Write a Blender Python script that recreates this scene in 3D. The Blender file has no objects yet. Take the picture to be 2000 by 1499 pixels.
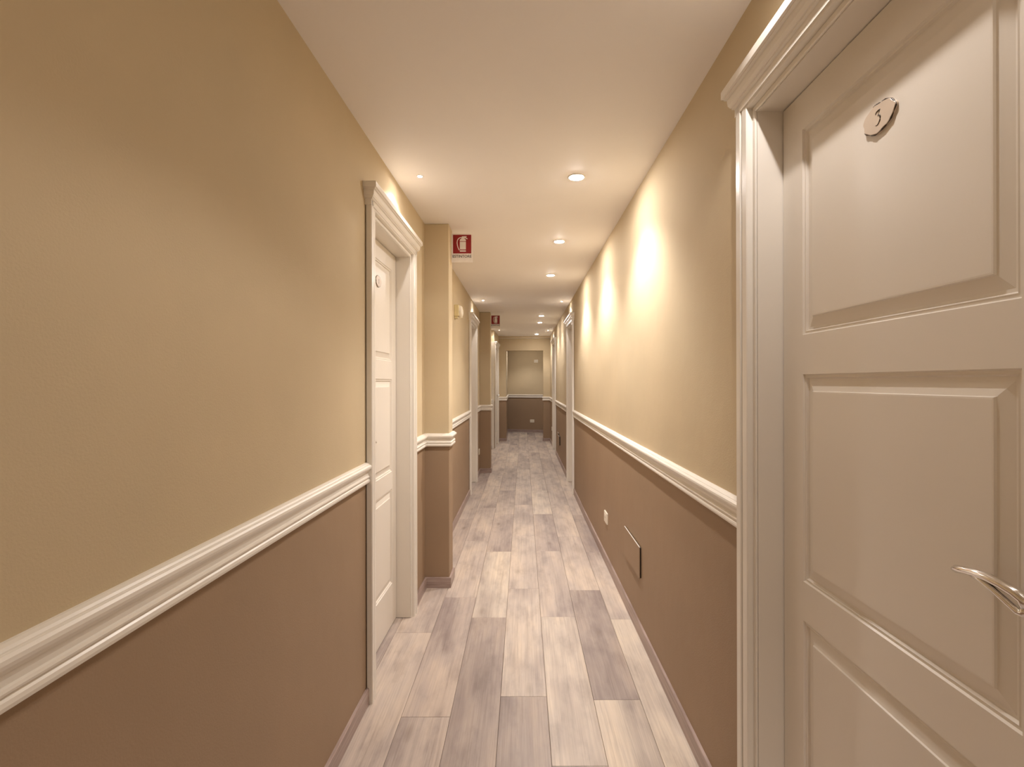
import bpy, bmesh, math, random
from mathutils import Vector

# ------------------------------------------------------------------ camera, world, exposure
S = bpy.context.scene
C = S.collection
CAM_H = 1.345
cam = bpy.data.cameras.new('camera')
cam.sensor_width = 36.0
cam.lens = 18.0                      # 1000 px on a 2000 px wide frame
cam.shift_x = -22.0 / 2000.0         # vanishing point at x = 1022
cam.shift_y = -2.7 / 2000.0          # vanishing point at y = 746.8
cam.clip_start = 0.02
cam_o = bpy.data.objects.new('camera', cam)
C.objects.link(cam_o)
cam_o.location = (0, 0, CAM_H)
cam_o.rotation_euler = (math.pi / 2, math.radians(0.12), 0)
S.camera = cam_o

w = bpy.data.worlds.new('world')
S.world = w
w.use_nodes = True
w.node_tree.nodes['Background'].inputs[0].default_value = (1.0, 0.85, 0.68, 1)
w.node_tree.nodes['Background'].inputs[1].default_value = 0.02

S.view_settings.view_transform = 'Standard'
S.view_settings.look = 'None'
S.view_settings.gamma = 1.0
S.view_settings.use_curve_mapping = False
S.view_settings.exposure = 1.6
S.cycles.max_bounces = 7
S.cycles.diffuse_bounces = 6
S.cycles.glossy_bounces = 3
S.cycles.caustics_reflective = False
S.cycles.caustics_refractive = False

LAMP_COL = (1.0, 0.92, 0.87)
BIG_W = 17.0
SMALL_W = 4.5
BIG_GLOW = 250.0
SMALL_GLOW = 300.0

random.seed(7)

# ------------------------------------------------------------------ geometry constants (metres)
CEIL = 2.385
Y_BACK = -3.2
Y_END = 11.66


def XL(y):
    return -0.678 + (y - 0.3) * 0.0105 if y < 3.4 else -0.6455


def XR(y):
    return 0.624 - (y - 1.4) * 0.0035 if y < 5.0 else 0.6114


# ------------------------------------------------------------------ materials
def mat(name, rough=0.5, metal=0.0):
    m = bpy.data.materials.new(name)
    m.use_nodes = True
    nt = m.node_tree
    b = nt.nodes['Principled BSDF']
    b.inputs['Roughness'].default_value = rough
    b.inputs['Metallic'].default_value = metal
    return m, nt, b


def node(nt, kind, **kw):
    n = nt.nodes.new(kind)
    for k, v in kw.items():
        setattr(n, k, v)
    return n


def noise(nt, vec, scale, detail=3.0, rough=0.5):
    n = node(nt, 'ShaderNodeTexNoise')
    n.inputs['Scale'].default_value = scale
    n.inputs['Detail'].default_value = detail
    n.inputs['Roughness'].default_value = rough
    if vec is not None:
        nt.links.new(vec, n.inputs['Vector'])
    return n


def ramp(nt, fac, stops):
    r = node(nt, 'ShaderNodeValToRGB')
    e = r.color_ramp.elements
    e[0].position, e[0].color = stops[0][0], (*stops[0][1], 1)
    e[1].position, e[1].color = stops[-1][0], (*stops[-1][1], 1)
    for p, c in stops[1:-1]:
        x = e.new(p)
        x.color = (*c, 1)
    nt.links.new(fac, r.inputs[0])
    return r


def mixc(nt, fac, a, b, mode='MIX'):
    n = node(nt, 'ShaderNodeMix', data_type='RGBA', blend_type=mode)
    for s, v in ((n.inputs[0], fac), (n.inputs[6], a), (n.inputs[7], b)):
        if isinstance(v, (int, float)):
            s.default_value = v
        elif isinstance(v, tuple):
            s.default_value = (*v, 1)
        else:
            nt.links.new(v, s)
    return n.outputs[2]


def bump(nt, height, strength, dist, bsdf):
    n = node(nt, 'ShaderNodeBump')
    n.inputs['Strength'].default_value = strength
    n.inputs['Distance'].default_value = dist
    nt.links.new(height, n.inputs['Height'])
    nt.links.new(n.outputs[0], bsdf.inputs['Normal'])


def paint(name, col, rough=0.45, var=0.06, stip=0.0006, scale=260.0):
    m, nt, b = mat(name, rough)
    g = node(nt, 'ShaderNodeNewGeometry')
    n1 = noise(nt, g.outputs['Position'], 2.2, 4)
    lo = tuple(c * (1 - var) for c in col)
    hi = tuple(min(1, c * (1 + var)) for c in col)
    r = ramp(nt, n1.outputs[0], [(0.3, lo), (0.7, hi)])
    nt.links.new(r.outputs[0], b.inputs['Base Color'])
    n2 = noise(nt, g.outputs['Position'], scale, 2)
    bump(nt, n2.outputs[0], 0.5, stip, b)
    return m


UPPER = (0.575, 0.478, 0.322)
LOWER = (0.345, 0.247, 0.164)


def two_tone():
    m, nt, b = mat('wall_two_tone_paint', 0.5)
    b.inputs['Specular IOR Level'].default_value = 0.25
    g = node(nt, 'ShaderNodeNewGeometry')
    sp = node(nt, 'ShaderNodeSeparateXYZ')
    nt.links.new(g.outputs['Position'], sp.inputs[0])
    mt = node(nt, 'ShaderNodeMath', operation='GREATER_THAN')
    mt.inputs[1].default_value = 0.965
    nt.links.new(sp.outputs[2], mt.inputs[0])
    n1 = noise(nt, g.outputs['Position'], 1.8, 4)
    v = ramp(nt, n1.outputs[0], [(0.3, (0.95, 0.95, 0.95)), (0.7, (1.04, 1.03, 1.02))])
    base = mixc(nt, mt.outputs[0], LOWER, UPPER)
    col = mixc(nt, 1.0, base, v.outputs[0], 'MULTIPLY')
    nt.links.new(col, b.inputs['Base Color'])
    rr = node(nt, 'ShaderNodeMapRange')
    rr.inputs[3].default_value = 0.55
    rr.inputs[4].default_value = 0.85
    nt.links.new(mt.outputs[0], rr.inputs[0])
    nt.links.new(rr.outputs[0], b.inputs['Roughness'])
    n2 = noise(nt, g.outputs['Position'], 230, 2)
    n3 = noise(nt, g.outputs['Position'], 6, 2)
    ad = node(nt, 'ShaderNodeMath', operation='MULTIPLY_ADD')
    ad.inputs[1].default_value = 6.0
    nt.links.new(n3.outputs[0], ad.inputs[0])
    nt.links.new(n2.outputs[0], ad.inputs[2])
    bump(nt, ad.outputs[0], 0.45, 0.0009, b)
    return m


M_WALL = two_tone()
M_UPPER = paint('olive_beige_paint', UPPER, 0.5)
M_CEIL = paint('ceiling_white_paint', (0.90, 0.88, 0.87), 0.6, 0.012, 0.0003, 120)
M_TRIM = paint('cream_gloss_trim', (0.80, 0.765, 0.70), 0.28, 0.01, 0.0001, 60)
M_DOOR = paint('cream_satin_door', (0.76, 0.715, 0.645), 0.32, 0.01, 0.00012, 90)
M_ACCESS = paint('taupe_painted_plate', LOWER, 0.55, 0.03)
M_ACCESS.node_tree.nodes['Principled BSDF'].inputs['Specular IOR Level'].default_value = 0.25


def wood_floor():
    m, nt, b = mat('grey_limed_vinyl_plank', 0.42)
    tc = node(nt, 'ShaderNodeTexCoord')
    at = node(nt, 'ShaderNodeAttribute', attribute_type='OBJECT', attribute_name='tone')
    sd = node(nt, 'ShaderNodeAttribute', attribute_type='OBJECT', attribute_name='grain_seed')
    cb = node(nt, 'ShaderNodeCombineXYZ')
    nt.links.new(sd.outputs['Fac'], cb.inputs[2])
    nt.links.new(sd.outputs['Fac'], cb.inputs[1])
    ad = node(nt, 'ShaderNodeVectorMath', operation='ADD')
    nt.links.new(tc.outputs['Object'], ad.inputs[0])
    nt.links.new(cb.outputs[0], ad.inputs[1])

    def stretched(sx, sy):
        mp = node(nt, 'ShaderNodeMapping')
        mp.inputs['Scale'].default_value = (sx, sy, 1)
        nt.links.new(ad.outputs[0], mp.inputs[0])
        return mp.outputs[0]
    broad = noise(nt, stretched(6.0, 1.3), 1.0, 3, 0.55)
    cloud = noise(nt, stretched(13.0, 4.0), 1.0, 4, 0.6)
    streak = noise(nt, stretched(70, 1.3), 1.0, 3, 0.55)
    fine = noise(nt, stretched(330, 5.0), 1.0, 2, 0.5)
    grey = ramp(nt, at.outputs['Fac'], [(0.0, (0.33, 0.275, 0.25)), (0.35, (0.44, 0.375, 0.34)),
                                        (0.65, (0.52, 0.45, 0.40)), (1.0, (0.60, 0.53, 0.455))])
    b1 = ramp(nt, broad.outputs[0], [(0.33, (0.74, 0.72, 0.74)), (0.5, (1, 1, 1)), (0.66, (1.16, 1.14, 1.08))])
    c1 = ramp(nt, cloud.outputs[0], [(0.32, (0.80, 0.785, 0.79)), (0.5, (1, 1, 1)), (0.7, (1.10, 1.09, 1.06))])
    s1 = ramp(nt, streak.outputs[0], [(0.3, (0.86, 0.845, 0.84)), (0.5, (1, 1, 1)), (0.72, (1.07, 1.07, 1.06))])
    f1 = ramp(nt, fine.outputs[0], [(0.30, (0.88, 0.87, 0.86)), (0.5, (1, 1, 1)), (0.7, (1.05, 1.05, 1.05))])
    c = mixc(nt, 1.0, grey.outputs[0], b1.outputs[0], 'MULTIPLY')
    c = mixc(nt, 1.0, c, c1.outputs[0], 'MULTIPLY')
    c = mixc(nt, 1.0, c, s1.outputs[0], 'MULTIPLY')
    c = mixc(nt, 1.0, c, f1.outputs[0], 'MULTIPLY')
    # dark knots
    kn = node(nt, 'ShaderNodeTexVoronoi')
    kn.inputs['Scale'].default_value = 1.0
    nt.links.new(stretched(6.5, 2.4), kn.inputs['Vector'])
    kr = ramp(nt, kn.outputs['Distance'], [(0.03, (0.74, 0.71, 0.68)), (0.16, (1, 1, 1))])
    c = mixc(nt, 1.0, c, kr.outputs[0], 'MULTIPLY')
    nt.links.new(c, b.inputs['Base Color'])
    bump(nt, fine.outputs[0], 0.3, 0.0004, b)
    return m


M_FLOOR = wood_floor()


def wood_base():
    m, nt, b = mat('mauve_oak_baseboard', 0.4)
    g = node(nt, 'ShaderNodeNewGeometry')
    mp = node(nt, 'ShaderNodeMapping')
    mp.inputs['Scale'].default_value = (6, 3, 120)
    nt.links.new(g.outputs['Position'], mp.inputs[0])
    n = noise(nt, mp.outputs[0], 1.0, 4, 0.6)
    r = ramp(nt, n.outputs[0], [(0.3, (0.26, 0.19, 0.165)), (0.55, (0.40, 0.31, 0.28)), (0.75, (0.48, 0.39, 0.35))])
    nt.links.new(r.outputs[0], b.inputs['Base Color'])
    bump(nt, n.outputs[0], 0.3, 0.0004, b)
    return m


M_BASE = wood_base()


def plain(name, col, rough=0.5, metal=0.0, nscale=30.0, var=0.04):
    m, nt, b = mat(name, rough, metal)
    tc = node(nt, 'ShaderNodeTexCoord')
    n = noise(nt, tc.outputs['Object'], nscale, 2)
    r = ramp(nt, n.outputs[0], [(0.3, tuple(c * (1 - var) for c in col)), (0.7, tuple(min(1, c * (1 + var)) for c in col))])
    nt.links.new(r.outputs[0], b.inputs['Base Color'])
    return m


M_CHROME = plain('polished_chrome', (0.82, 0.80, 0.78), 0.09, 1.0)
M_STEEL = plain('brushed_hinge_steel', (0.55, 0.52, 0.48), 0.3, 1.0)
M_PLATE = plain('cream_plastic_plate', (0.82, 0.77, 0.66), 0.35)
M_IVORY = plain('aged_ivory_plastic', (0.72, 0.63, 0.36), 0.4)
M_DARK = plain('dark_gap', (0.025, 0.018, 0.012), 0.8)
M_INK = plain('dark_brown_glaze', (0.035, 0.018, 0.008), 0.35)
M_CERAMIC = plain('beige_ceramic', (0.60, 0.50, 0.40), 0.3)
M_RED = plain('signal_red_print', (0.27, 0.003, 0.005), 0.4)
M_SIGN = plain('white_sign_plastic', (0.80, 0.76, 0.71), 0.4)
M_BLACK = plain('black_print', (0.015, 0.012, 0.010), 0.5)
M_SLAB = plain('subfloor_grey', (0.12, 0.10, 0.09), 0.8)
M_RING = plain('white_lamp_ring', (0.80, 0.76, 0.70), 0.4)


def glow(name, strength):
    m, nt, b = mat(name, 0.3)
    b.inputs['Base Color'].default_value = (0.9, 0.85, 0.75, 1)
    b.inputs['Emission Color'].default_value = (*LAMP_COL, 1)
    b.inputs['Emission Strength'].default_value = strength
    return m


M_GLOW = glow('lit_lamp_glass', BIG_GLOW)
M_GLOW_FAR = glow('lit_dimmer_lamp_glass', BIG_GLOW * 0.5)
M_GLOW_DIM = glow('lit_low_lamp_glass', BIG_GLOW * 0.62)
M_GLOW_S = glow('lit_small_lamp_glass', SMALL_GLOW)


# ------------------------------------------------------------------ mesh helpers
class MB:
    def __init__(self):
        self.v, self.f, self.s = [], [], []

    def add(self, verts, faces, smooth=False):
        o = len(self.v)
        self.v += [tuple(p) for p in verts]
        self.f += [tuple(i + o for i in f) for f in faces]
        self.s += [smooth] * len(faces)
        return self

    def box(self, x0, x1, y0, y1, z0, z1):
        vs = [(x, y, z) for z in (z0, z1) for y in (y0, y1) for x in (x0, x1)]
        return self.add(vs, [(0, 2, 3, 1), (4, 5, 7, 6), (0, 1, 5, 4), (2, 6, 7, 3), (0, 4, 6, 2), (1, 3, 7, 5)])

    def prism(self, pts, z0, z1):
        """vertical prism over a 2D (x, y) outline"""
        n = len(pts)
        vs = [(p[0], p[1], z0) for p in pts] + [(p[0], p[1], z1) for p in pts]
        fs = [tuple(reversed(range(n))), tuple(range(n, 2 * n))]
        fs += [(i, (i + 1) % n, (i + 1) % n + n, i + n) for i in range(n)]
        return self.add(vs, fs)

    def tube(self, pts, radii, n=12, cap=True, up=Vector((0, 0, 1))):
        """pts: world points; radii: (side, vertical) per point"""
        pts = [Vector(p) for p in pts]
        vs, fs = [], []
        for i, p in enumerate(pts):
            t = (pts[min(i + 1, len(pts) - 1)] - pts[max(i - 1, 0)]).normalized()
            a = t.cross(up)
            if a.length < 1e-4:
                a = t.cross(Vector((0, 1, 0)))
            a.normalize()
            bb = a.cross(t).normalized()
            ra, rb = radii[i]
            for k in range(n):
                th = 2 * math.pi * k / n
                vs.append(p + a * (ra * math.cos(th)) + bb * (rb * math.sin(th)))
        for i in range(len(pts) - 1):
            for k in range(n):
                k2 = (k + 1) % n
                fs.append((i * n + k, i * n + k2, (i + 1) * n + k2, (i + 1) * n + k))
        self.add(vs, fs, True)
        if cap:
            L = (len(pts) - 1) * n
            self.add(vs[:n], [tuple(reversed(range(n)))])
            self.add(vs[L:], [tuple(range(n))])
        return self

    def lathe(self, prof, n=32, centre=(0, 0, 0)):
        """profile (r, z) spun round z"""
        vs, fs = [], []
        for r, z in prof:
            for k in range(n):
                th = 2 * math.pi * k / n
                vs.append((centre[0] + r * math.cos(th), centre[1] + r * math.sin(th), centre[2] + z))
        for i in range(len(prof) - 1):
            for k in range(n):
                k2 = (k + 1) % n
                fs.append((i * n + k, i * n + k2, (i + 1) * n + k2, (i + 1) * n + k))
        return self.add(vs, fs, True)

    def sweep(self, path, prof, side=1.0, capends=True, to3=None):
        """profile (d, z) carried along a 2D path with mitred corners; d is measured to the right of travel * side"""
        P = [Vector(p) for p in path]
        n = len(prof)
        vs, fs = [], []
        for i, p in enumerate(P):
            ns = []
            if i > 0:
                d = (P[i] - P[i - 1]).normalized()
                ns.append(Vector((d.y, -d.x)) * side)
            if i < len(P) - 1:
                d = (P[i + 1] - P[i]).normalized()
                ns.append(Vector((d.y, -d.x)) * side)
            if len(ns) == 2:
                m = (ns[0] + ns[1])
                m = m / max(1e-6, m.dot(ns[0]))
            else:
                m = ns[0]
            for d, z in prof:
                q = p + m * d
                vs.append((q.x, q.y, z) if to3 is None else to3(q.x, q.y, z))
        for i in range(len(P) - 1):
            for k in range(n - 1):
                fs.append((i * n + k, i * n + k + 1, (i + 1) * n + k + 1, (i + 1) * n + k))
        if capends:
            fs.append(tuple(range(n)))
            fs.append(tuple(reversed(range((len(P) - 1) * n, len(P) * n))))
        return self.add(vs, fs)

    def map(self, fn):
        self.v = [tuple(fn(*p)) for p in self.v]
        return self

    def mesh(self, name, m, fix=True, bevel=0.0):
        me = bpy.data.meshes.new(name)
        me.from_pydata(self.v, [], self.f)
        me.update()
        for p, s in zip(me.polygons, self.s):
            p.use_smooth = s
        if fix or bevel:
            bm = bmesh.new()
            bm.from_mesh(me)
            bmesh.ops.remove_doubles(bm, verts=bm.verts, dist=1e-6)
            if bevel:
                es = [e for e in bm.edges if e.is_manifold and e.calc_face_angle(0) > 0.5]
                bmesh.ops.bevel(bm, geom=es, offset=bevel, segments=2, affect='EDGES', profile=0.5, clamp_overlap=True)
            bmesh.ops.recalc_face_normals(bm, faces=bm.faces)
            bm.to_mesh(me)
            bm.free()
        me.materials.append(m)
        return me

    def build(self, name, m, parent=None, bevel=0.0, origin=None):
        """origin: world point that becomes the object's own origin (vertices are world coordinates)"""
        if parent is not None and origin is None:
            origin = base_of(parent)
        if origin is not None:
            self.v = [(x - origin[0], y - origin[1], z - origin[2]) for x, y, z in self.v]
        o = bpy.data.objects.new(name, self.mesh(name, m, True, bevel))
        C.objects.link(o)
        if parent is not None:
            o.parent = parent
        elif origin is not None:
            o.location = origin
        return o


def base_of(o):
    p = Vector((0, 0, 0))
    while o is not None:
        p = p + Vector(o.location)
        o = o.parent
    return p


def empty(name, loc):
    o = bpy.data.objects.new(name, None)
    o.empty_display_size = 0.05
    C.objects.link(o)
    o.location = loc
    return o


def tag(o, label, cat, group=None, kind=None):
    o['label'] = label
    o['category'] = cat
    if group:
        o['group'] = group
    if kind:
        o['kind'] = kind
    return o


def structure(o, label, cat):
    return tag(o, label, cat, None, 'structure')


def copy_tree(o, parent=None):
    c = o.copy()
    C.objects.link(c)
    c.parent = parent
    for ch in list(o.children):
        copy_tree(ch, c)
    return c


# ------------------------------------------------------------------ door table: wall side, centre Y, opening width
OPEN_H = 2.06
DOORS = {
    'near_right': dict(side='R', yc=0.985, w=0.74, rec=0.064),
    'near_left': dict(side='L', yc=2.571, w=0.70, rec=0.076),
    'mid_left': dict(side='L', yc=6.53, w=0.70, rec=0.076),
    'mid_right': dict(side='R', yc=6.56, w=0.70, rec=0.07),
    'far_right': dict(side='R', yc=9.95, w=0.70, rec=0.07),
}
PIL_X = -0.487
P1 = (3.357, 3.52)
P2 = (7.597, 7.80)
STEP_Y = 10.27                       # the left wall steps in here, before the last door


def XS(y):
    return -0.588 + (y - STEP_Y) * 0.024


# ------------------------------------------------------------------ floor: slab + planks
slab = MB().box(-1.3, 2.5, Y_BACK - 1.2, 15.4, -0.09, -0.009).build('floor', M_SLAB)
structure(slab, 'floor of pale grey limed wood planks running down the corridor', 'floor')

PW, PL = 0.197, 1.14
X0 = -0.0995
COLS = {-4: 2.35, -3: 2.75, -2: 2.057, -1: 2.924, 0: 2.19, 1: 2.932, 2: 2.166, 3: 2.90, 4: 2.3}
TONES = {(2, 0): 0.16, (2, -1): 0.92, (1, -1): 0.86, (0, 0): 0.74, (0, -1): 0.08, (-1, -1): 0.12, (-1, 0): 0.95,
         (-2, 0): 0.34, (-2, -1): 0.42, (3, -1): 0.98, (-3, -1): 0.55, (-3, 0): 0.5, (1, 0): 0.48, (2, 1): 0.62,
         (0, 1): 0.68, (-2, 1): 0.62, (3, 0): 0.70, (-1, 1): 0.40}


def plank_mesh(pw, pl):
    g, c = 0.0006, 0.0012
    hx, hy = pw / 2 - g, pl / 2 - g
    b = MB()
    lo = [(-hx, -hy), (hx, -hy), (hx, hy), (-hx, hy)]
    hi = [(-hx + c, -hy + c), (hx - c, -hy + c), (hx - c, hy - c), (-hx + c, hy - c)]
    vs = [(x, y, -0.009) for x, y in lo] + [(x, y, -0.0008) for x, y in lo] + [(x, y, 0) for x, y in hi]
    fs = [(3, 2, 1, 0), (8, 9, 10, 11)]
    for a in (0, 4):
        for i in range(4):
            j = (i + 1) % 4
            fs.append((a + i, a + j, a + 4 + j, a + 4 + i))
    b.add(vs, fs)
    return b.mesh('plank', M_FLOOR)


plank_me = plank_mesh(PW, PL)
for c in range(-4, 12):
    start = COLS.get(c, 2.0 + random.uniform(0, PL))
    k0 = math.ceil((Y_BACK - 0.1 - start - PL) / PL) if c <= 4 else math.ceil((11.4 - start - PL) / PL)
    k1 = math.floor((14.2 - start) / PL)
    for k in range(k0, k1 + 1):
        y0 = start + k * PL
        if y0 + PL > 15.36 or y0 + PL < Y_BACK:
            continue
        o = bpy.data.objects.new('plank', plank_me)
        C.objects.link(o)
        o.parent = slab
        o.location = (X0 + (c + 0.5) * PW, y0 + PL / 2, 0)
        t = TONES.get((c, k))
        if t is None:
            t = min(1, max(0, random.gauss(0.56, 0.17)))
        o['tone'] = t
        o['grain_seed'] = random.uniform(0, 60)

# ------------------------------------------------------------------ walls
T = 0.14


def wall_with_doors(side):
    b = MB()
    sg = -1 if side == 'L' else 1
    fx = XL if side == 'L' else XR
    ds = sorted([d for d in DOORS.values() if d['side'] == side], key=lambda d: d['yc'])
    yend = STEP_Y if side == 'L' else Y_END + 0.15
    cuts = [Y_BACK]
    for d in ds:
        cuts += [d['yc'] - d['w'] / 2 - 0.02, d['yc'] + d['w'] / 2 + 0.02]
    cuts.append(yend)

    def piece(ya, yb, z0, z1):
        ys = [ya] + [y for y in (1.4, 3.4, 5.0) if ya < y < yb] + [yb]
        pts = [(fx(y), y) for y in ys] + [(fx(y) + sg * T, y) for y in reversed(ys)]
        b.prism(pts, z0, z1)
    for i in range(0, len(cuts), 2):
        piece(cuts[i], cuts[i + 1], 0, CEIL)
    for i in range(1, len(cuts) - 1, 2):
        piece(cuts[i], cuts[i + 1], OPEN_H + 0.02, CEIL)
    return b


wl = wall_with_doors('L').build('wall_left', M_WALL)
structure(wl, 'left corridor wall painted olive beige above and taupe brown below', 'wall')
wr = wall_with_doors('R').build('wall_right', M_WALL)
structure(wr, 'right corridor wall painted olive beige above and taupe brown below', 'wall')

# stepped-in last stretch of the left wall, round the last left door
D3 = dict(yc=10.875, w=0.70, rec=0.012)
b = MB()
for ya, yb, z0, z1 in ((STEP_Y, D3['yc'] - 0.37, 0, CEIL), (D3['yc'] + 0.37, Y_END + 0.1, 0, CEIL), (D3['yc'] - 0.37, D3['yc'] + 0.37, OPEN_H + 0.02, CEIL)):
    b.prism([(XS(ya), ya), (XS(yb), yb), (-0.79, yb), (-0.79, ya)], z0, z1)
structure(b.build('wall_left_end', M_WALL), 'stepped-in last stretch of left wall around the farthest left door', 'wall')

b = MB().box(-0.9, 0.85, Y_BACK - 0.12, Y_BACK, 0, CEIL)
structure(b.build('wall_back', M_WALL), 'wall closing the corridor behind the viewer', 'wall')

# end wall with opening
OPX0, OPX1, OPZ = -0.392, 0.455, 2.063
b = MB()
b.prism([(-0.80, Y_END), (OPX0, Y_END), (-0.425, 13.97), (-0.80, 14.1)], 0, CEIL)
b.box(OPX1, XR(11) + 0.0, Y_END, Y_END + 0.15, 0, CEIL)
b.box(OPX0 - 0.002, OPX1 + 0.002, Y_END, Y_END + 0.15, OPZ, CEIL)
structure(b.build('wall_end', M_WALL), 'end wall with a square opening into the passage beyond', 'wall')


def YB(x):
    return 13.95 - (x + 0.42) * 0.31


b = MB()
b.prism([(-0.6, YB(-0.6)), (2.3, YB(2.3)), (2.3, YB(2.3) + 0.15), (-0.6, YB(-0.6) + 0.15)], 0, CEIL)
structure(b.build('wall_far', M_WALL), 'farthest wall seen through the opening at the corridor end', 'wall')
b = MB()
b.prism([(XR(11) + 0.14, Y_END), (2.4, Y_END), (2.4, Y_END + 0.15), (XR(11) + 0.14, Y_END + 0.15)], 0, CEIL)
b.box(2.3, 2.42, Y_END + 0.15, 13.3, 0, CEIL)
structure(b.build('wall_passage', M_WALL), 'side walls of the passage turning right beyond the opening', 'wall')

# pillars on the left
for (ya, yb), lab in ((P1, 'nearer shallow wall pillar carrying the larger fire sign'), (P2, 'farther shallow wall pillar in shadow carrying the smaller fire sign')):
    b = MB().box(XL(ya) - 0.01, PIL_X, ya, yb, 0, CEIL - 0.0005)
    structure(b.build('wall_pillar', M_WALL, bevel=0.004), lab, 'pillar')

# ceiling and end beam
b = MB().box(-0.95, 2.5, Y_BACK - 0.15, 14.4, CEIL, CEIL + 0.12)
structure(b.build('ceiling', M_CEIL), 'smooth off-white ceiling with recessed spotlights', 'ceiling')
b = MB().box(XS(11.6) - 0.02, XR(11.6), Y_END - 0.07, Y_END, CEIL - 0.040, CEIL - 0.0005)
beam = structure(b.build('trim_8', M_UPPER), 'narrow olive strip where the end wall meets the ceiling', 'trim')
MB().box(XS(11.6) - 0.02, XR(11.6), Y_END - 0.066, Y_END, CEIL - 0.047, CEIL - 0.0402).build('lip', M_TRIM, beam)

# ------------------------------------------------------------------ chair rails and baseboards
RAIL = [(-0.003, 0.925), (0.012, 0.925), (0.0165, 0.928), (0.018, 0.934), (0.0165, 0.940), (0.0135, 0.943), (0.0135, 0.946),
        (0.0165, 0.948), (0.0175, 0.952), (0.0155, 0.956), (0.012, 0.958), (0.0115, 0.966), (0.0135, 0.974), (0.0185, 0.980),
        (0.0235, 0.985), (0.0255, 0.991), (0.0245, 0.997), (0.0205, 1.001), (0.0165, 1.002), (0.016, 1.004), (0.0125, 1.0075),
        (0.006, 1.010), (-0.003, 1.0105)]
BASE = [(-0.003, 0.0), (0.012, 0.0), (0.012, 0.064), (0.0095, 0.068), (-0.003, 0.068)]
CW = 0.082                          # architrave width beyond the opening


def left_line(ya, yb):
    return [(XL(y), y) for y in [ya] + [q for q in (1.4, 3.4) if ya < q < yb] + [yb]]


def right_line(ya, yb):
    return [(XR(y), y) for y in [ya] + [q for q in (5.0,) if ya < q < yb] + [yb]]


def edge(name, sgn):
    d = DOORS[name]
    return d['yc'] + sgn * (d['w'] / 2 + CW)


def around_pillar(p):
    return [(XL(p[0]), p[0]), (PIL_X, p[0]), (PIL_X, p[1]), (XL(p[1]), p[1])]


runs = [
    (left_line(Y_BACK, edge('near_left', -1) + 0.004), 1, 'left wall before the first left door', 'left'),
    ([(XL(edge('near_left', 1)), edge('near_left', 1))] + around_pillar(P1) + [(XL(4), edge('mid_left', -1))], 1,
     'left wall wrapped around the nearer pillar', 'left_2'),
    ([(XL(7), edge('mid_left', 1))] + around_pillar(P2) + [(XL(9), STEP_Y - 0.014)], 1, 'left wall wrapped around the farther pillar', 'left_3'),
    ([(XS(D3['yc'] + 0.44), D3['yc'] + 0.44), (XS(Y_END), Y_END), (OPX0, Y_END), (-0.4245, YB(-0.4245)), (1.6, YB(1.6))], 1,
     'end wall corner running on into the far passage', 'end'),
    (right_line(Y_BACK, edge('near_right', -1)), -1, 'right wall behind the near right door', 'right'),
    (right_line(edge('near_right', 1), edge('mid_right', -1)), -1, 'right wall between the near and middle right doors', 'right_2'),
    (right_line(edge('mid_right', 1), edge('far_right', -1)), -1, 'right wall between the middle and far right doors', 'right_3'),
    ([(XR(11), edge('far_right', 1)), (XR(11), Y_END), (OPX1, Y_END), (OPX1, Y_END + 0.15)], -1, 'right wall and pier at the corridor end', 'right_4'),
]
for i, (path, sd, where, bn) in enumerate(runs):
    o = MB().sweep(path, RAIL, sd).build('trim_%d' % (20 + i), M_TRIM)
    structure(o, 'cream moulded chair rail along the ' + where, 'chair rail')
    o = MB().sweep(path, BASE, sd).build('baseboard_' + bn, M_BASE)
    structure(o, 'low mauve wood baseboard along the ' + where, 'baseboard')

# ------------------------------------------------------------------ doors
CASE = [(0.003, 0.0035), (0.003, 0.006), (0.005, 0.008), (0.017, 0.008), (0.019, 0.006), (0.020, 0.021), (0.022, 0.024), (0.045, 0.025), (0.047, 0.023),
        (0.048, 0.011), (0.053, 0.011), (0.054, 0.025), (0.056, 0.027), (0.079, 0.027), (0.082, 0.024), (0.082, 0.0035)]
CROWN = [(-0.003, 2.088), (0.027, 2.088), (0.027, 2.111), (0.033, 2.113), (0.033, 2.118), (0.036, 2.119), (0.041, 2.127), (0.0425, 2.139),
         (0.0425, 2.145), (0.049, 2.147), (0.049, 2.151), (0.055, 2.153), (0.055, 2.173), (0.053, 2.177), (-0.003, 2.177)]
PANELS = [(0.235, 0.757), (0.853, 1.363), (1.460, 1.966)]
PROF = [(0.0, 0.0), (0.0025, -0.0045), (0.0065, -0.0045), (0.0085, -0.0035), (0.0115, -0.009), (0.017, -0.009), (0.030, -0.0058), (0.0405, -0.0030),
        (0.0420, 0.0005), (0.045, 0.0008)]


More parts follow.
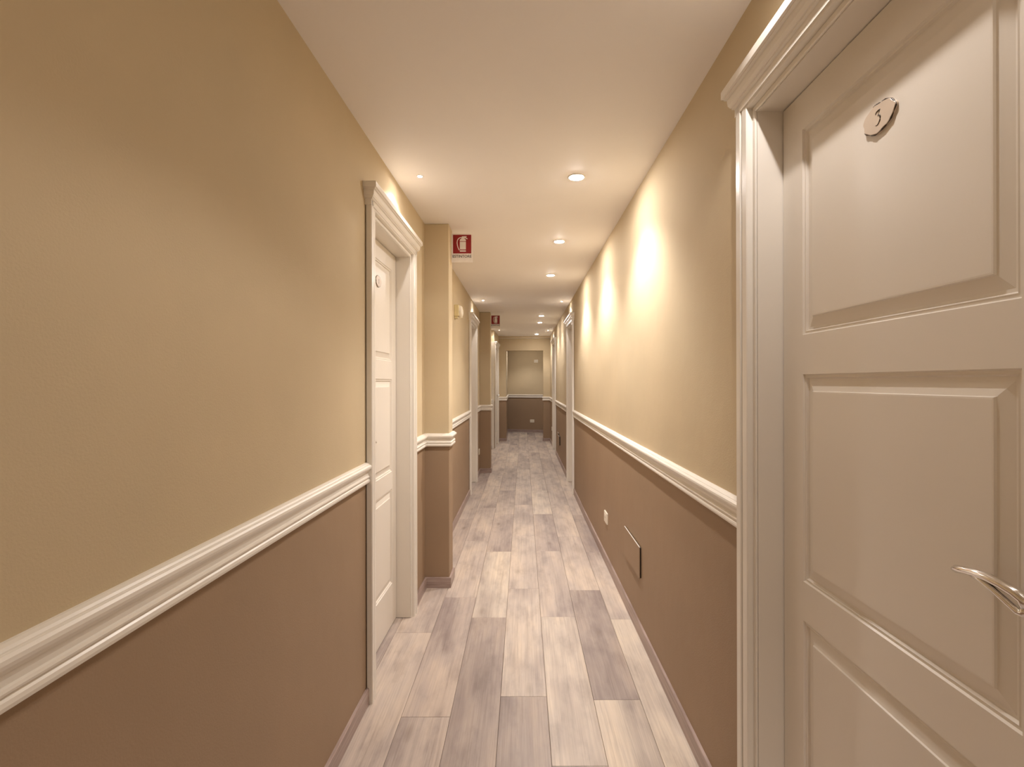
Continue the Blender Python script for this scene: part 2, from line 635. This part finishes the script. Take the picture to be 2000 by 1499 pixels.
def handle_parts(root, W3, tip, leafd, W, flip):
    """chrome lever; W3 maps (s, d, z) to world; tip = +1 when the lever points to +s"""
    s0 = -tip * (W / 2 - 0.036)

    def P(ds, dd, z):
        return W3(s0 + tip * ds, leafd + dd, z)
    b = MB()
    prof = [(0.0001, 0.0), (0.025, 0.0), (0.026, 0.003), (0.024, 0.008), (0.017, 0.010), (0.0001, 0.010)]
    n = 24
    vs, fs = [], []
    for r, dd in prof:
        for k in range(n):
            th = 2 * math.pi * k / n
            vs.append(P(r * math.cos(th), dd, 1.056 + r * math.sin(th)))
    for i in range(len(prof) - 1):
        for k in range(n):
            fs.append((i * n + k, i * n + (k + 1) % n, (i + 1) * n + (k + 1) % n, (i + 1) * n + k))
    b.add(vs, fs, True)
    hd = MB()
    hd.tube([P(0, 0.009, 1.056), P(0, 0.030, 1.056), P(0.001, 0.044, 1.056), P(0.006, 0.050, 1.057)], [(0.0085, 0.0085), (0.0075, 0.0075), (0.008, 0.010), (0.006, 0.011)])
    upper = [(0.0, 1.056, 0.008, 0.005), (0.003, 1.065, 0.008, 0.005), (0.014, 1.0700, 0.008, 0.0045), (0.030, 1.0735, 0.0075, 0.0042), (0.050, 1.0755, 0.007, 0.004),
             (0.072, 1.0745, 0.0065, 0.0038), (0.092, 1.0710, 0.0062, 0.0038), (0.106, 1.0675, 0.0055, 0.0038), (0.1115, 1.0658, 0.0035, 0.0024), (0.1135, 1.0652, 0.001, 0.0008)]
    lower = [(0.0, 1.056, 0.007, 0.004), (0.002, 1.0475, 0.007, 0.0038), (0.009, 1.0470, 0.0065, 0.0036), (0.024, 1.0545, 0.006, 0.0034), (0.042, 1.0628, 0.0055, 0.003),
             (0.062, 1.0690, 0.005, 0.0026), (0.084, 1.0710, 0.004, 0.002)]
    for ch in (upper, lower):
        hd.tube([P(q[0], 0.050 + 0.004 * math.sin(q[0] * 28), q[1]) for q in ch], [(q[2] * 1.1, q[3] * 1.5) for q in ch], 14)
    h = hd.build('handle', M_CHROME, root)
    h['label'] = 'curved chrome lever handle'
    b.build('rosette', M_CHROME, h)
    return h


def plaque_parts(root, W3, leafd, digit, read):
    """irregular ceramic oval; read = +1 when text runs along +s, -1 when along -s"""
    zc = 1.853
    n = 56
    out, inn = [], []
    for k in range(n):
        th = 2 * math.pi * k / n
        q = 1 + 0.035 * math.sin(3 * th + 0.6) + 0.028 * math.sin(7 * th + 1.0) + 0.012 * math.sin(11 * th)
        out.append((0.0445 * q * math.cos(th), 0.0285 * q * math.sin(th)))
        inn.append((0.0425 * q * math.cos(th), 0.0265 * q * math.sin(th)))
    b = MB()
    vs = [W3(read * x, leafd - 0.001, zc + z) for x, z in out] + [W3(read * x, leafd + 0.004, zc + z) for x, z in out] + \
         [W3(read * x, leafd + 0.006, zc + z) for x, z in inn]
    fs = [tuple(range(2 * n, 3 * n))]
    for a in (0, n):
        fs += [(a + i, a + (i + 1) % n, a + n + (i + 1) % n, a + n + i) for i in range(n)]
    b.add(vs, fs)
    p = b.build('number_plaque', M_CERAMIC, root)
    p['label'] = 'small wavy-edged ceramic number plaque'
    # dark glazed rim along the right and lower edge
    rim = MB()
    for a0, a1 in ((-0.42, 0.21), (0.24, 0.30)) if digit == '3' else ((0.0, 1.0),):
        pts, rad = [], []
        for i in range(25):
            k = (a0 + (a1 - a0) * i / 24) * n
            x, z = out[int(round(k)) % n]
            pts.append(W3(read * x * 0.985, leafd + 0.0045, zc + z * 0.985))
            ww = 0.0012 + 0.0008 * math.sin(i * 1.7) * (digit == '3')
            rad.append((ww, ww))
        rim.tube(pts, rad, 6, digit == '3')
    rim.build('glazed_rim', M_INK, p)
    # the painted figure
    fig = MB()
    if digit == '3':
        strokes = [([(-0.0062, 0.0105), (-0.003, 0.0122), (0.0005, 0.0128), (0.0062, 0.0138)], [0.0009, 0.0013, 0.0013, 0.0006]),
                   ([(-0.0062, 0.0105), (-0.0066, 0.0085), (-0.0062, 0.0070)], [0.0009, 0.0006, 0.0003]),
                   ([(0.0060, 0.0138), (0.0030, 0.0085), (0.0000, 0.0040)], [0.0007, 0.0005, 0.0005]),
                   ([(-0.0008, 0.0036), (0.0025, 0.0038), (0.0055, 0.0018), (0.0066, -0.0022), (0.0058, -0.0068), (0.0030, -0.0108),
                     (-0.0015, -0.0136), (-0.0045, -0.0136), (-0.0070, -0.0118)], [0.0007, 0.0012, 0.0014, 0.0016, 0.0014, 0.0011, 0.0009, 0.0008, 0.0003])]
    else:
        strokes = [([(-0.001, 0.012), (0.000, 0.004), (0.000, -0.004), (-0.001, -0.012)], [0.0008, 0.0012, 0.0012, 0.0008])]
    for pts, rad in strokes:
        fig.tube([W3(read * x, leafd + 0.0062, zc + z) for x, z in pts], [(r * 0.9, r * 0.9) for r in rad], 6)
    fig.build('painted_figure', M_INK, p)


def make_door(name, label, W3, w, rec, digit, tip, read, extra=None, lever=True):
    root = empty(name, W3(0, 0, 0))
    structure(root, label, 'door')
    hw = w / 2
    # architrave: the profile runs up one side, across the head and down the other
    b = MB()
    path = [(-hw, 0.0), (-hw, OPEN_H), (hw, OPEN_H), (hw, 0.0)]
    b.sweep(path, CASE, -1, True, lambda s, z, d: W3(s, d, z))
    b.build('architrave', M_TRIM, root)
    # jamb lining
    b = MB()
    lin = [(0.0, 0.003), (0.0, -rec - 0.004), (0.018, -rec - 0.004), (0.018, 0.003)]
    b.sweep([(-hw, 0.003), (-hw, OPEN_H), (hw, OPEN_H), (hw, 0.003)], lin + lin[:1], -1, True, lambda s, z, d: W3(s, d, z))
    b.build('jamb', M_DOOR, root)
    # crown
    hs = hw + CW
    b = MB()
    pth = [(-hs - 0.004, 0.0), (hs + 0.004, 0.0)]
    ends = [(-hs - 0.004, -0.003), (-hs - 0.004, 0.0), (hs + 0.004, 0.0), (hs + 0.004, -0.003)]
    b.sweep([(-hs + 0.022, -0.004), (-hs + 0.022, 0.0), (hs - 0.022, 0.0), (hs - 0.022, -0.004)], CROWN, -1, True, lambda s, d, z: W3(s, d, z))
    b.build('crown', M_TRIM, root)
    # leaf: front with three openings, sides and back
    gap = 0.003
    x0, x1, z0, z1 = -hw + gap, hw - gap, 0.008, OPEN_H - gap
    st = 0.094 if w > 0.72 else 0.088
    b = MB()

    def quad(a0, a1, c0, c1):
        b.add([W3(a0, -rec, c0), W3(a1, -rec, c0), W3(a1, -rec, c1), W3(a0, -rec, c1)], [(0, 1, 2, 3)])
    px0, px1 = -hw + st, hw - st
    zs = [z0]
    for a, c in PANELS:
        zs += [a, c]
    zs.append(z1)
    for i in range(len(zs) - 1):
        quad(x0, px0, zs[i], zs[i + 1])
        quad(px1, x1, zs[i], zs[i + 1])
        if i % 2 == 0:
            quad(px0, px1, zs[i], zs[i + 1])
    bx = [(x0, z0), (x1, z0), (x1, z1), (x0, z1)]
    ring = [W3(a, -rec, c) for a, c in bx] + [W3(a, -rec - 0.042, c) for a, c in bx]
    b.add(ring, [(i, (i + 1) % 4, (i + 1) % 4 + 4, i + 4) for i in range(4)] + [(4, 5, 6, 7)])
    leaf = b.build('door_leaf', M_DOOR, root)
    for a, c in PANELS:
        p = MB()
        vs, fs = [], []
        for off, dep in PROF:
            for s, z in ((px0 + off, a + off), (px1 - off, a + off), (px1 - off, c - off), (px0 + off, c - off)):
                vs.append(W3(s, -rec + dep, z))
        m = len(PROF)
        for i in range(m - 1):
            for k in range(4):
                fs.append((i * 4 + k, i * 4 + (k + 1) % 4, (i + 1) * 4 + (k + 1) % 4, (i + 1) * 4 + k))
        fs.append(tuple(range((m - 1) * 4, m * 4)))
        p.add(vs, fs)
        p.build('panel', M_DOOR, leaf)
    if lever:
        handle_parts(root, W3, tip, -rec, w, 1)
    if digit:
        plaque_parts(root, W3, -rec, digit, read)
    return root


def frame_left(y0):
    x = XL(y0)
    return lambda s, d, z: (x + (XL(y0 + s) - x) + d, y0 + s, z)


def frame_right(y0):
    return lambda s, d, z: (XR(y0 + s) - d, y0 + s, z)


d = DOORS['near_right']
make_door('door_1', 'large cream panelled door with number 3 plaque, nearest on the right', frame_right(d['yc']), d['w'], d['rec'], '3', 1, -1)
d = DOORS['near_left']
make_door('door_2', 'cream panelled door on the left, just before the nearer pillar', frame_left(d['yc']), d['w'], d['rec'], '1', 1, 1)
d = DOORS['mid_left']
make_door('door_3', 'cream panelled door on the left between the two pillars', frame_left(d['yc']), d['w'], d['rec'], None, 1, 1)
d = DOORS['mid_right']
make_door('door_4', 'cream door on the right at the end of the long spotlit wall', frame_right(d['yc']), d['w'], d['rec'], None, 1, -1)
d = DOORS['far_right']
make_door('door_5', 'farthest cream door on the right, beside the corridor end', frame_right(d['yc']), d['w'], d['rec'], None, 1, -1)
far_l = make_door('door_6', 'farthest cream panelled door on the left, beyond the second pillar', lambda s, dd, z: (XS(D3['yc'] + s) + dd, D3['yc'] + s, z), D3['w'], D3['rec'], None, -1, 1)
MB().box(XL(9) - 0.02, XS(STEP_Y) + 0.002, STEP_Y - 0.012, STEP_Y, 0.004, 2.16).build('side_board', M_TRIM, far_l, bevel=0.002)

# ------------------------------------------------------------------ recessed spotlights
GROUP_B, GROUP_S = 'round recessed ceiling spotlights', 'tiny recessed spotlights over the doors'


def big_proto():
    root = empty('recessed_spotlight', (0, 0, CEIL))
    b = MB().lathe([(0.045, 0.0), (0.045, -0.002), (0.043, -0.004), (0.037, -0.0045), (0.035, -0.003), (0.034, 0.0)], 36)
    b.build('ring', M_RING, root, origin=(0, 0, 0))
    b = MB().lathe([(0.0345, -0.002), (0.032, -0.0055), (0.0001, -0.008)], 18)
    b.build('lamp_glass', M_GLOW, root, origin=(0, 0, 0))
    return root


def small_proto():
    root = empty('mini_spotlight', (0, 0, CEIL))
    b = MB().lathe([(0.0165, 0.0), (0.0165, -0.0015), (0.015, -0.003), (0.0115, -0.003), (0.0105, -0.001)], 28)
    b.build('ring', M_RING, root, origin=(0, 0, 0))
    b = MB().lathe([(0.011, -0.001), (0.0001, -0.0022)], 12)
    b.build('lamp_glass', M_GLOW_S, root, origin=(0, 0, 0))
    return root


def spot(parent, watts, half, blend, size):
    l = bpy.data.lights.new('spot', 'SPOT')
    l.energy = watts
    l.color = LAMP_COL
    l.spot_size = math.radians(2 * half)
    l.spot_blend = blend
    l.shadow_soft_size = size
    o = bpy.data.objects.new('lamp_light', l)
    C.objects.link(o)
    o.parent = parent
    o.location = (0, 0, -0.018 - size * 0.3)
    return o


bp, sp_ = big_proto(), small_proto()
bigs = [(0.272, 2.594, 'largest bright ceiling spotlight, nearest of those in the right-hand row'),
        (0.268, 3.782, 'second ceiling spotlight from the front in the right-hand row'),
        (0.268, 4.976, 'third ceiling spotlight from the front in the right-hand row'),
        (0.285, 8.02, 'fourth ceiling spotlight, nearer of the close pair far down the corridor'),
        (0.290, 8.93, 'fifth ceiling spotlight, farther of the close pair far down the corridor'),
        (0.295, 11.08, 'last ceiling spotlight right in front of the end wall'),
        (0.270, -1.15, 'unseen fill spotlight added behind the viewer'),  # out of view, added as fill for the near walls
        (-0.08, 12.95, 'ceiling spotlight in the passage beyond the end opening')]
for i, (x, y, lab) in enumerate(bigs):
    o = bp if i == 0 else copy_tree(bp)
    o.location = (x, y, CEIL)
    tag(o, lab, 'ceiling light', GROUP_B)
    if y > 7.5:
        for ch in o.children:
            if ch.name.startswith('lamp_glass'):
                ch.data = ch.data.copy()
                ch.data.materials[0] = M_GLOW_FAR if y < 12 else M_GLOW_DIM
smalls = [(-0.519, 2.580, 'tiny ceiling spotlight above the nearest left door'),
          (-0.507, 6.50, 'tiny ceiling spotlight above the left door between the pillars'),
          (0.497, 6.60, 'tiny ceiling spotlight above the middle right door'),
          (-0.480, 10.2, 'tiny ceiling spotlight above the farthest left door, below the smaller fire sign'),
          (0.500, 10.3, 'tiny ceiling spotlight above the farthest right door'),
          (0.475, 0.985, 'tiny ceiling spotlight above the door numbered 3')]
for i, (x, y, lab) in enumerate(smalls):
    o = sp_ if i == 0 else copy_tree(sp_)
    o.location = (x, y, CEIL)
    tag(o, lab, 'ceiling light', GROUP_S)
for o in [q for q in C.objects if q.type == 'EMPTY']:
    y = o.location.y
    if o.name.startswith('recessed_spotlight'):
        spot(o, BIG_W * (0.62 if y > 12 else 0.5 if y > 7.5 else 1.5 if y < 0 else 1.0), 59, 0.6, 0.022)
    elif o.name.startswith('mini_spotlight'):
        spot(o, SMALL_W * (1.2 if y < 1.5 else 0.36), 64, 0.25, 0.008)


# ------------------------------------------------------------------ fire signs
def text_mesh(s, size):
    cu = bpy.data.curves.new('lettering', 'FONT')
    cu.body = s
    cu.size = size
    cu.align_x = 'CENTER'
    cu.offset = size * 0.012
    cu.extrude = 0.0
    t = bpy.data.objects.new('lettering_source', cu)
    C.objects.link(t)
    bpy.context.view_layer.update()
    me = bpy.data.meshes.new_from_object(t.evaluated_get(bpy.context.evaluated_depsgraph_get()))
    bpy.data.objects.remove(t)
    return me


def make_sign():
    """faces -Y; origin at the mounting edge's bottom; plate spans x 0..0.143, z 0..0.196"""
    root = empty('fire_extinguisher_sign', (0, 0, 0))
    MB().box(0.002, 0.1435, -0.0012, 0.0012, 0.0, 0.196).build('plate', M_SIGN, root, bevel=0.0006)
    MB().box(0.0, 0.002, -0.016, 0.012, 0.0, 0.196).build('mounting_flange', M_SIGN, root, bevel=0.0005)
    f = MB().box(0.0095, 0.134, -0.0017, -0.0011, 0.061, 0.1885).build('red_field', M_RED, root)
    # pictogram, unit square over the red field
    def U(x, y):
        return (0.0095 + x * 0.1245, -0.0021, 0.1885 - y * 0.1275)
    pc = MB()

    def poly(pts):
        fr = [U(*p) for p in pts]
        bk = [(p[0], p[1] + 0.0006, p[2]) for p in fr]
        n = len(pts)
        pc.add(fr + bk, [tuple(range(n))] + [(i, (i + 1) % n, (i + 1) % n + n, i + n) for i in range(n)])

    def band(pts, wd):
        L, R = [], []
        for i in range(len(pts)):
            a, c = Vector(pts[max(i - 1, 0)]), Vector(pts[min(i + 1, len(pts) - 1)])
            t = (c - a).normalized()
            n = Vector((-t.y, t.x)) * wd / 2
            L.append(tuple(Vector(pts[i]) + n))
            R.append(tuple(Vector(pts[i]) - n))
        for i in range(len(pts) - 1):
            poly([L[i], L[i + 1], R[i + 1], R[i]])
    poly([(0.375, 0.375), (0.705, 0.375), (0.705, 0.785), (0.375, 0.785)])
    poly([(0.375, 0.83), (0.705, 0.83), (0.705, 0.905), (0.375, 0.905)])
    poly([(0.375, 0.345), (0.375, 0.27), (0.40, 0.235), (0.47, 0.185), (0.49, 0.13), (0.60, 0.13), (0.61, 0.185), (0.68, 0.235), (0.705, 0.27), (0.705, 0.345)])
    poly([(0.485, 0.085), (0.74, 0.075), (0.755, 0.095), (0.70, 0.135), (0.485, 0.14)])
    band([(0.61, 0.145), (0.68, 0.16), (0.735, 0.185), (0.79, 0.225)], 0.05)
    band([(0.49, 0.145), (0.42, 0.145), (0.35, 0.17), (0.28, 0.23), (0.24, 0.31), (0.225, 0.42), (0.24, 0.55), (0.275, 0.68), (0.315, 0.77), (0.345, 0.82)], 0.042)
    pc.build('pictogram', M_SIGN, f)
    me = text_mesh('ESTINTORE', 0.0235)
    xs = [v.co.x for v in me.vertices]
    zs = [v.co.y for v in me.vertices]
    k = 0.128 / (max(xs) - min(xs))
    kz = 0.0185 / (max(zs) - min(zs))
    cx, cz = (max(xs) + min(xs)) / 2, min(zs)
    for v in me.vertices:
        x, y = v.co.x, v.co.y
        v.co = ((x - cx) * k + 0.0715, -0.0016, (y - cz) * kz + 0.0325)
    me.name = 'lettering'
    me.materials.clear()
    me.materials.append(M_BLACK)
    o = bpy.data.objects.new('lettering', me)
    C.objects.link(o)
    o.parent = root
    o['label'] = 'black word ESTINTORE'
    return root


s1 = make_sign()
s2 = copy_tree(s1)
s1.location = (PIL_X, 3.495, 2.163)
s2.location = (PIL_X, 7.70, 2.158)
tag(s1, 'larger red and white ESTINTORE fire extinguisher sign on the nearer pillar', 'sign', 'projecting fire extinguisher signs')
tag(s2, 'smaller, farther red and white fire extinguisher sign on the second pillar', 'sign', 'projecting fire extinguisher signs')


# ------------------------------------------------------------------ sockets, switch, access plates, sounder
def wall_plate(name, label, W3, wd, ht, kind, group):
    """W3(s, d, z) with z measured from the plate's centre"""
    root = empty(name, W3(0, 0, -ht / 2))
    b = MB()
    hw, hh = wd / 2, ht / 2

    def rrect(hx, hz, r, d):
        pts = []
        for cx, cz, a0 in ((hx - r, hz - r, 0), (-hx + r, hz - r, 90), (-hx + r, -hz + r, 180), (hx - r, -hz + r, 270)):
            for k in range(5):
                a = math.radians(a0 + 22.5 * k)
                pts.append(W3(cx + r * math.cos(a), d, cz + r * math.sin(a)))
        return pts
    L = [rrect(hw, hh, 0.006, 0), rrect(hw, hh, 0.006, 0.006), rrect(hw - 0.003, hh - 0.003, 0.005, 0.009)]
    n = 20
    vs = sum(L, [])
    fs = [tuple(reversed(range(n))), tuple(range(2 * n, 3 * n))]
    for a in (0, n):
        fs += [(a + i, a + (i + 1) % n, a + n + (i + 1) % n, a + n + i) for i in range(n)]
    b.add(vs, fs)
    b.build('cover_plate', M_PLATE, root)

    def slab_part(nm, m, s0, s1, z0, z1, d0, d1, parent):
        q = MB().box(s0, s1, d0, d1, z0, z1)
        q.map(lambda s, d, z: W3(s, d, z))
        return q.build(nm, m, parent)
    if kind == 'socket':
        ins = slab_part('socket_insert', M_PLATE, -0.024, 0.024, -0.0225, 0.0225, 0.0085, 0.0105, root)
        for sx in (-0.013, 0.0, 0.013):
            h = MB()
            ring = [W3(sx + 0.0028 * math.cos(a * math.pi / 5), 0.0108, 0.0028 * math.sin(a * math.pi / 5)) for a in range(10)]
            bk = [W3(sx + 0.0028 * math.cos(a * math.pi / 5), 0.0098, 0.0028 * math.sin(a * math.pi / 5)) for a in range(10)]
            h.add(ring + bk, [tuple(range(10))] + [(i, (i + 1) % 10, (i + 1) % 10 + 10, i + 10) for i in range(10)])
            h.build('pin_hole', M_DARK, ins)
    else:
        slab_part('rocker', M_PLATE, -0.016, 0.016, -0.022, 0.022, 0.0085, 0.012, root)
    tag(root, label, 'switch' if kind != 'socket' else 'outlet', group)
    return root


def on_left(y, z):
    return lambda s, d, zz: (XL(y) + d, y + s, z + zz)


def on_right(y, z):
    return lambda s, d, zz: (XR(y + s) - d, y + s, z + zz)


def on_far(x, z):
    t = Vector((1, -0.31)).normalized()
    nn = Vector((-0.31, -1)).normalized()
    return lambda s, d, zz: (x + t.x * s + nn.x * d, YB(x) + t.y * s + nn.y * d, z + zz)


G = 'cream wall sockets'
wall_plate('wall_socket', 'cream socket plate low on the right wall beside the nearest access cover', on_right(3.80, 0.340), 0.125, 0.082, 'socket', G)
wall_plate('wall_socket', 'cream socket plate low on the left wall beside the shadowed farther pillar', on_left(7.43, 0.335), 0.115, 0.082, 'socket', G)
wall_plate('wall_socket', 'cream socket plate low on the farthest wall through the end opening', on_far(0.238, 0.300), 0.118, 0.082, 'socket', G)
wall_plate('wall_socket', 'cream socket plate low on the right wall just before the end pier', on_right(10.9, 0.350), 0.115, 0.082, 'socket', G)
wall_plate('wall_switch', 'small square cream plate high on the farthest wall', on_far(0.345, 1.905), 0.11, 0.082, 'switch', None)


def access(label, y, wd, z0, z1, proud):
    root = empty('access_cover', (XR(y), y, z0))
    b = MB().box(XR(y) - proud, XR(y) - proud + 0.004, y - wd / 2, y + wd / 2, z0, z1)
    b.build('cover_plate', M_ACCESS, root, bevel=0.0008)
    b = MB().box(XR(y) - proud + 0.004, XR(y) + 0.001, y - wd / 2 + 0.002, y + wd / 2 - 0.002, z0 + 0.004, z1 - 0.004)
    b.build('painted_gap_shade', M_DARK, root)  # near-black block paints the shade in the gap behind the plate
    MB().box(XR(y) - proud - 0.0004, XR(y) - proud + 0.004, y - wd / 2, y + wd / 2, z1 - 0.0002, z1 + 0.0022).build('painted_lit_edge', M_TRIM, root)  # cream strip paints the bright, lit top edge of the plate
    tag(root, label, 'access cover', 'rectangular access covers painted like the wall')


access('largest taupe access cover low on the right wall, near the cream socket', 2.895, 0.400, 0.306, 0.472, 0.010)
access('farther left of the two small taupe access covers past the middle right door', 8.87, 0.25, 0.315, 0.470, 0.014)
access('nearer right of the two small taupe access covers past the middle right door', 8.60, 0.25, 0.290, 0.440, 0.020)

# rounded ivory wall sounder after the first pillar
yS, zS = 4.84, 2.012
xS = XL(yS)
root = empty('wall_sounder', (xS, yS, zS - 0.065))
b = MB()
b.prism([(xS, yS - 0.055), (xS + 0.044, yS - 0.052), (xS + 0.044, yS + 0.052), (xS, yS + 0.055)], zS - 0.045, zS + 0.06)
b.build('housing', M_IVORY, root, bevel=0.006)
dm = MB()
vs, fs = [], []
prof = [(0.0, 1.0), (0.010, 0.99), (0.020, 0.93), (0.028, 0.80), (0.033, 0.60), (0.036, 0.3), (0.0365, 0.02)]
n = 28
for dd, k in prof:
    for i in range(n):
        a = 2 * math.pi * i / n
        vs.append((xS + 0.043 + dd, yS + 0.050 * k * math.cos(a), zS + 0.004 + 0.056 * k * math.sin(a) - dd * 0.2))
for j in range(len(prof) - 1):
    for i in range(n):
        fs.append((j * n + i, j * n + (i + 1) % n, (j + 1) * n + (i + 1) % n, (j + 1) * n + i))
dm.add(vs, fs, True)
dome = dm.build('domed_front', M_PLATE, root)
for k in range(4):
    zz = zS + 0.026 - k * 0.012
    MB().box(xS + 0.072, xS + 0.0805 - abs(k - 1.5) * 0.0012, yS - 0.022, yS + 0.022, zz, zz + 0.004).build('sound_slot', M_IVORY, dome)
MB().prism([(xS, yS - 0.034), (xS + 0.03, yS - 0.030), (xS + 0.03, yS + 0.030), (xS, yS + 0.034)], zS - 0.066, zS - 0.043).build('lower_cap', M_IVORY, root, bevel=0.004)
MB().tube([(xS + 0.040, yS, zS - 0.046), (xS + 0.066, yS, zS - 0.052), (xS + 0.074, yS, zS - 0.054)], [(0.008, 0.006), (0.007, 0.005), (0.004, 0.003)], 12).build('test_button', M_PLATE, root)
tag(root, 'small ivory domed alarm box high on the left wall past the nearer pillar', 'alarm')
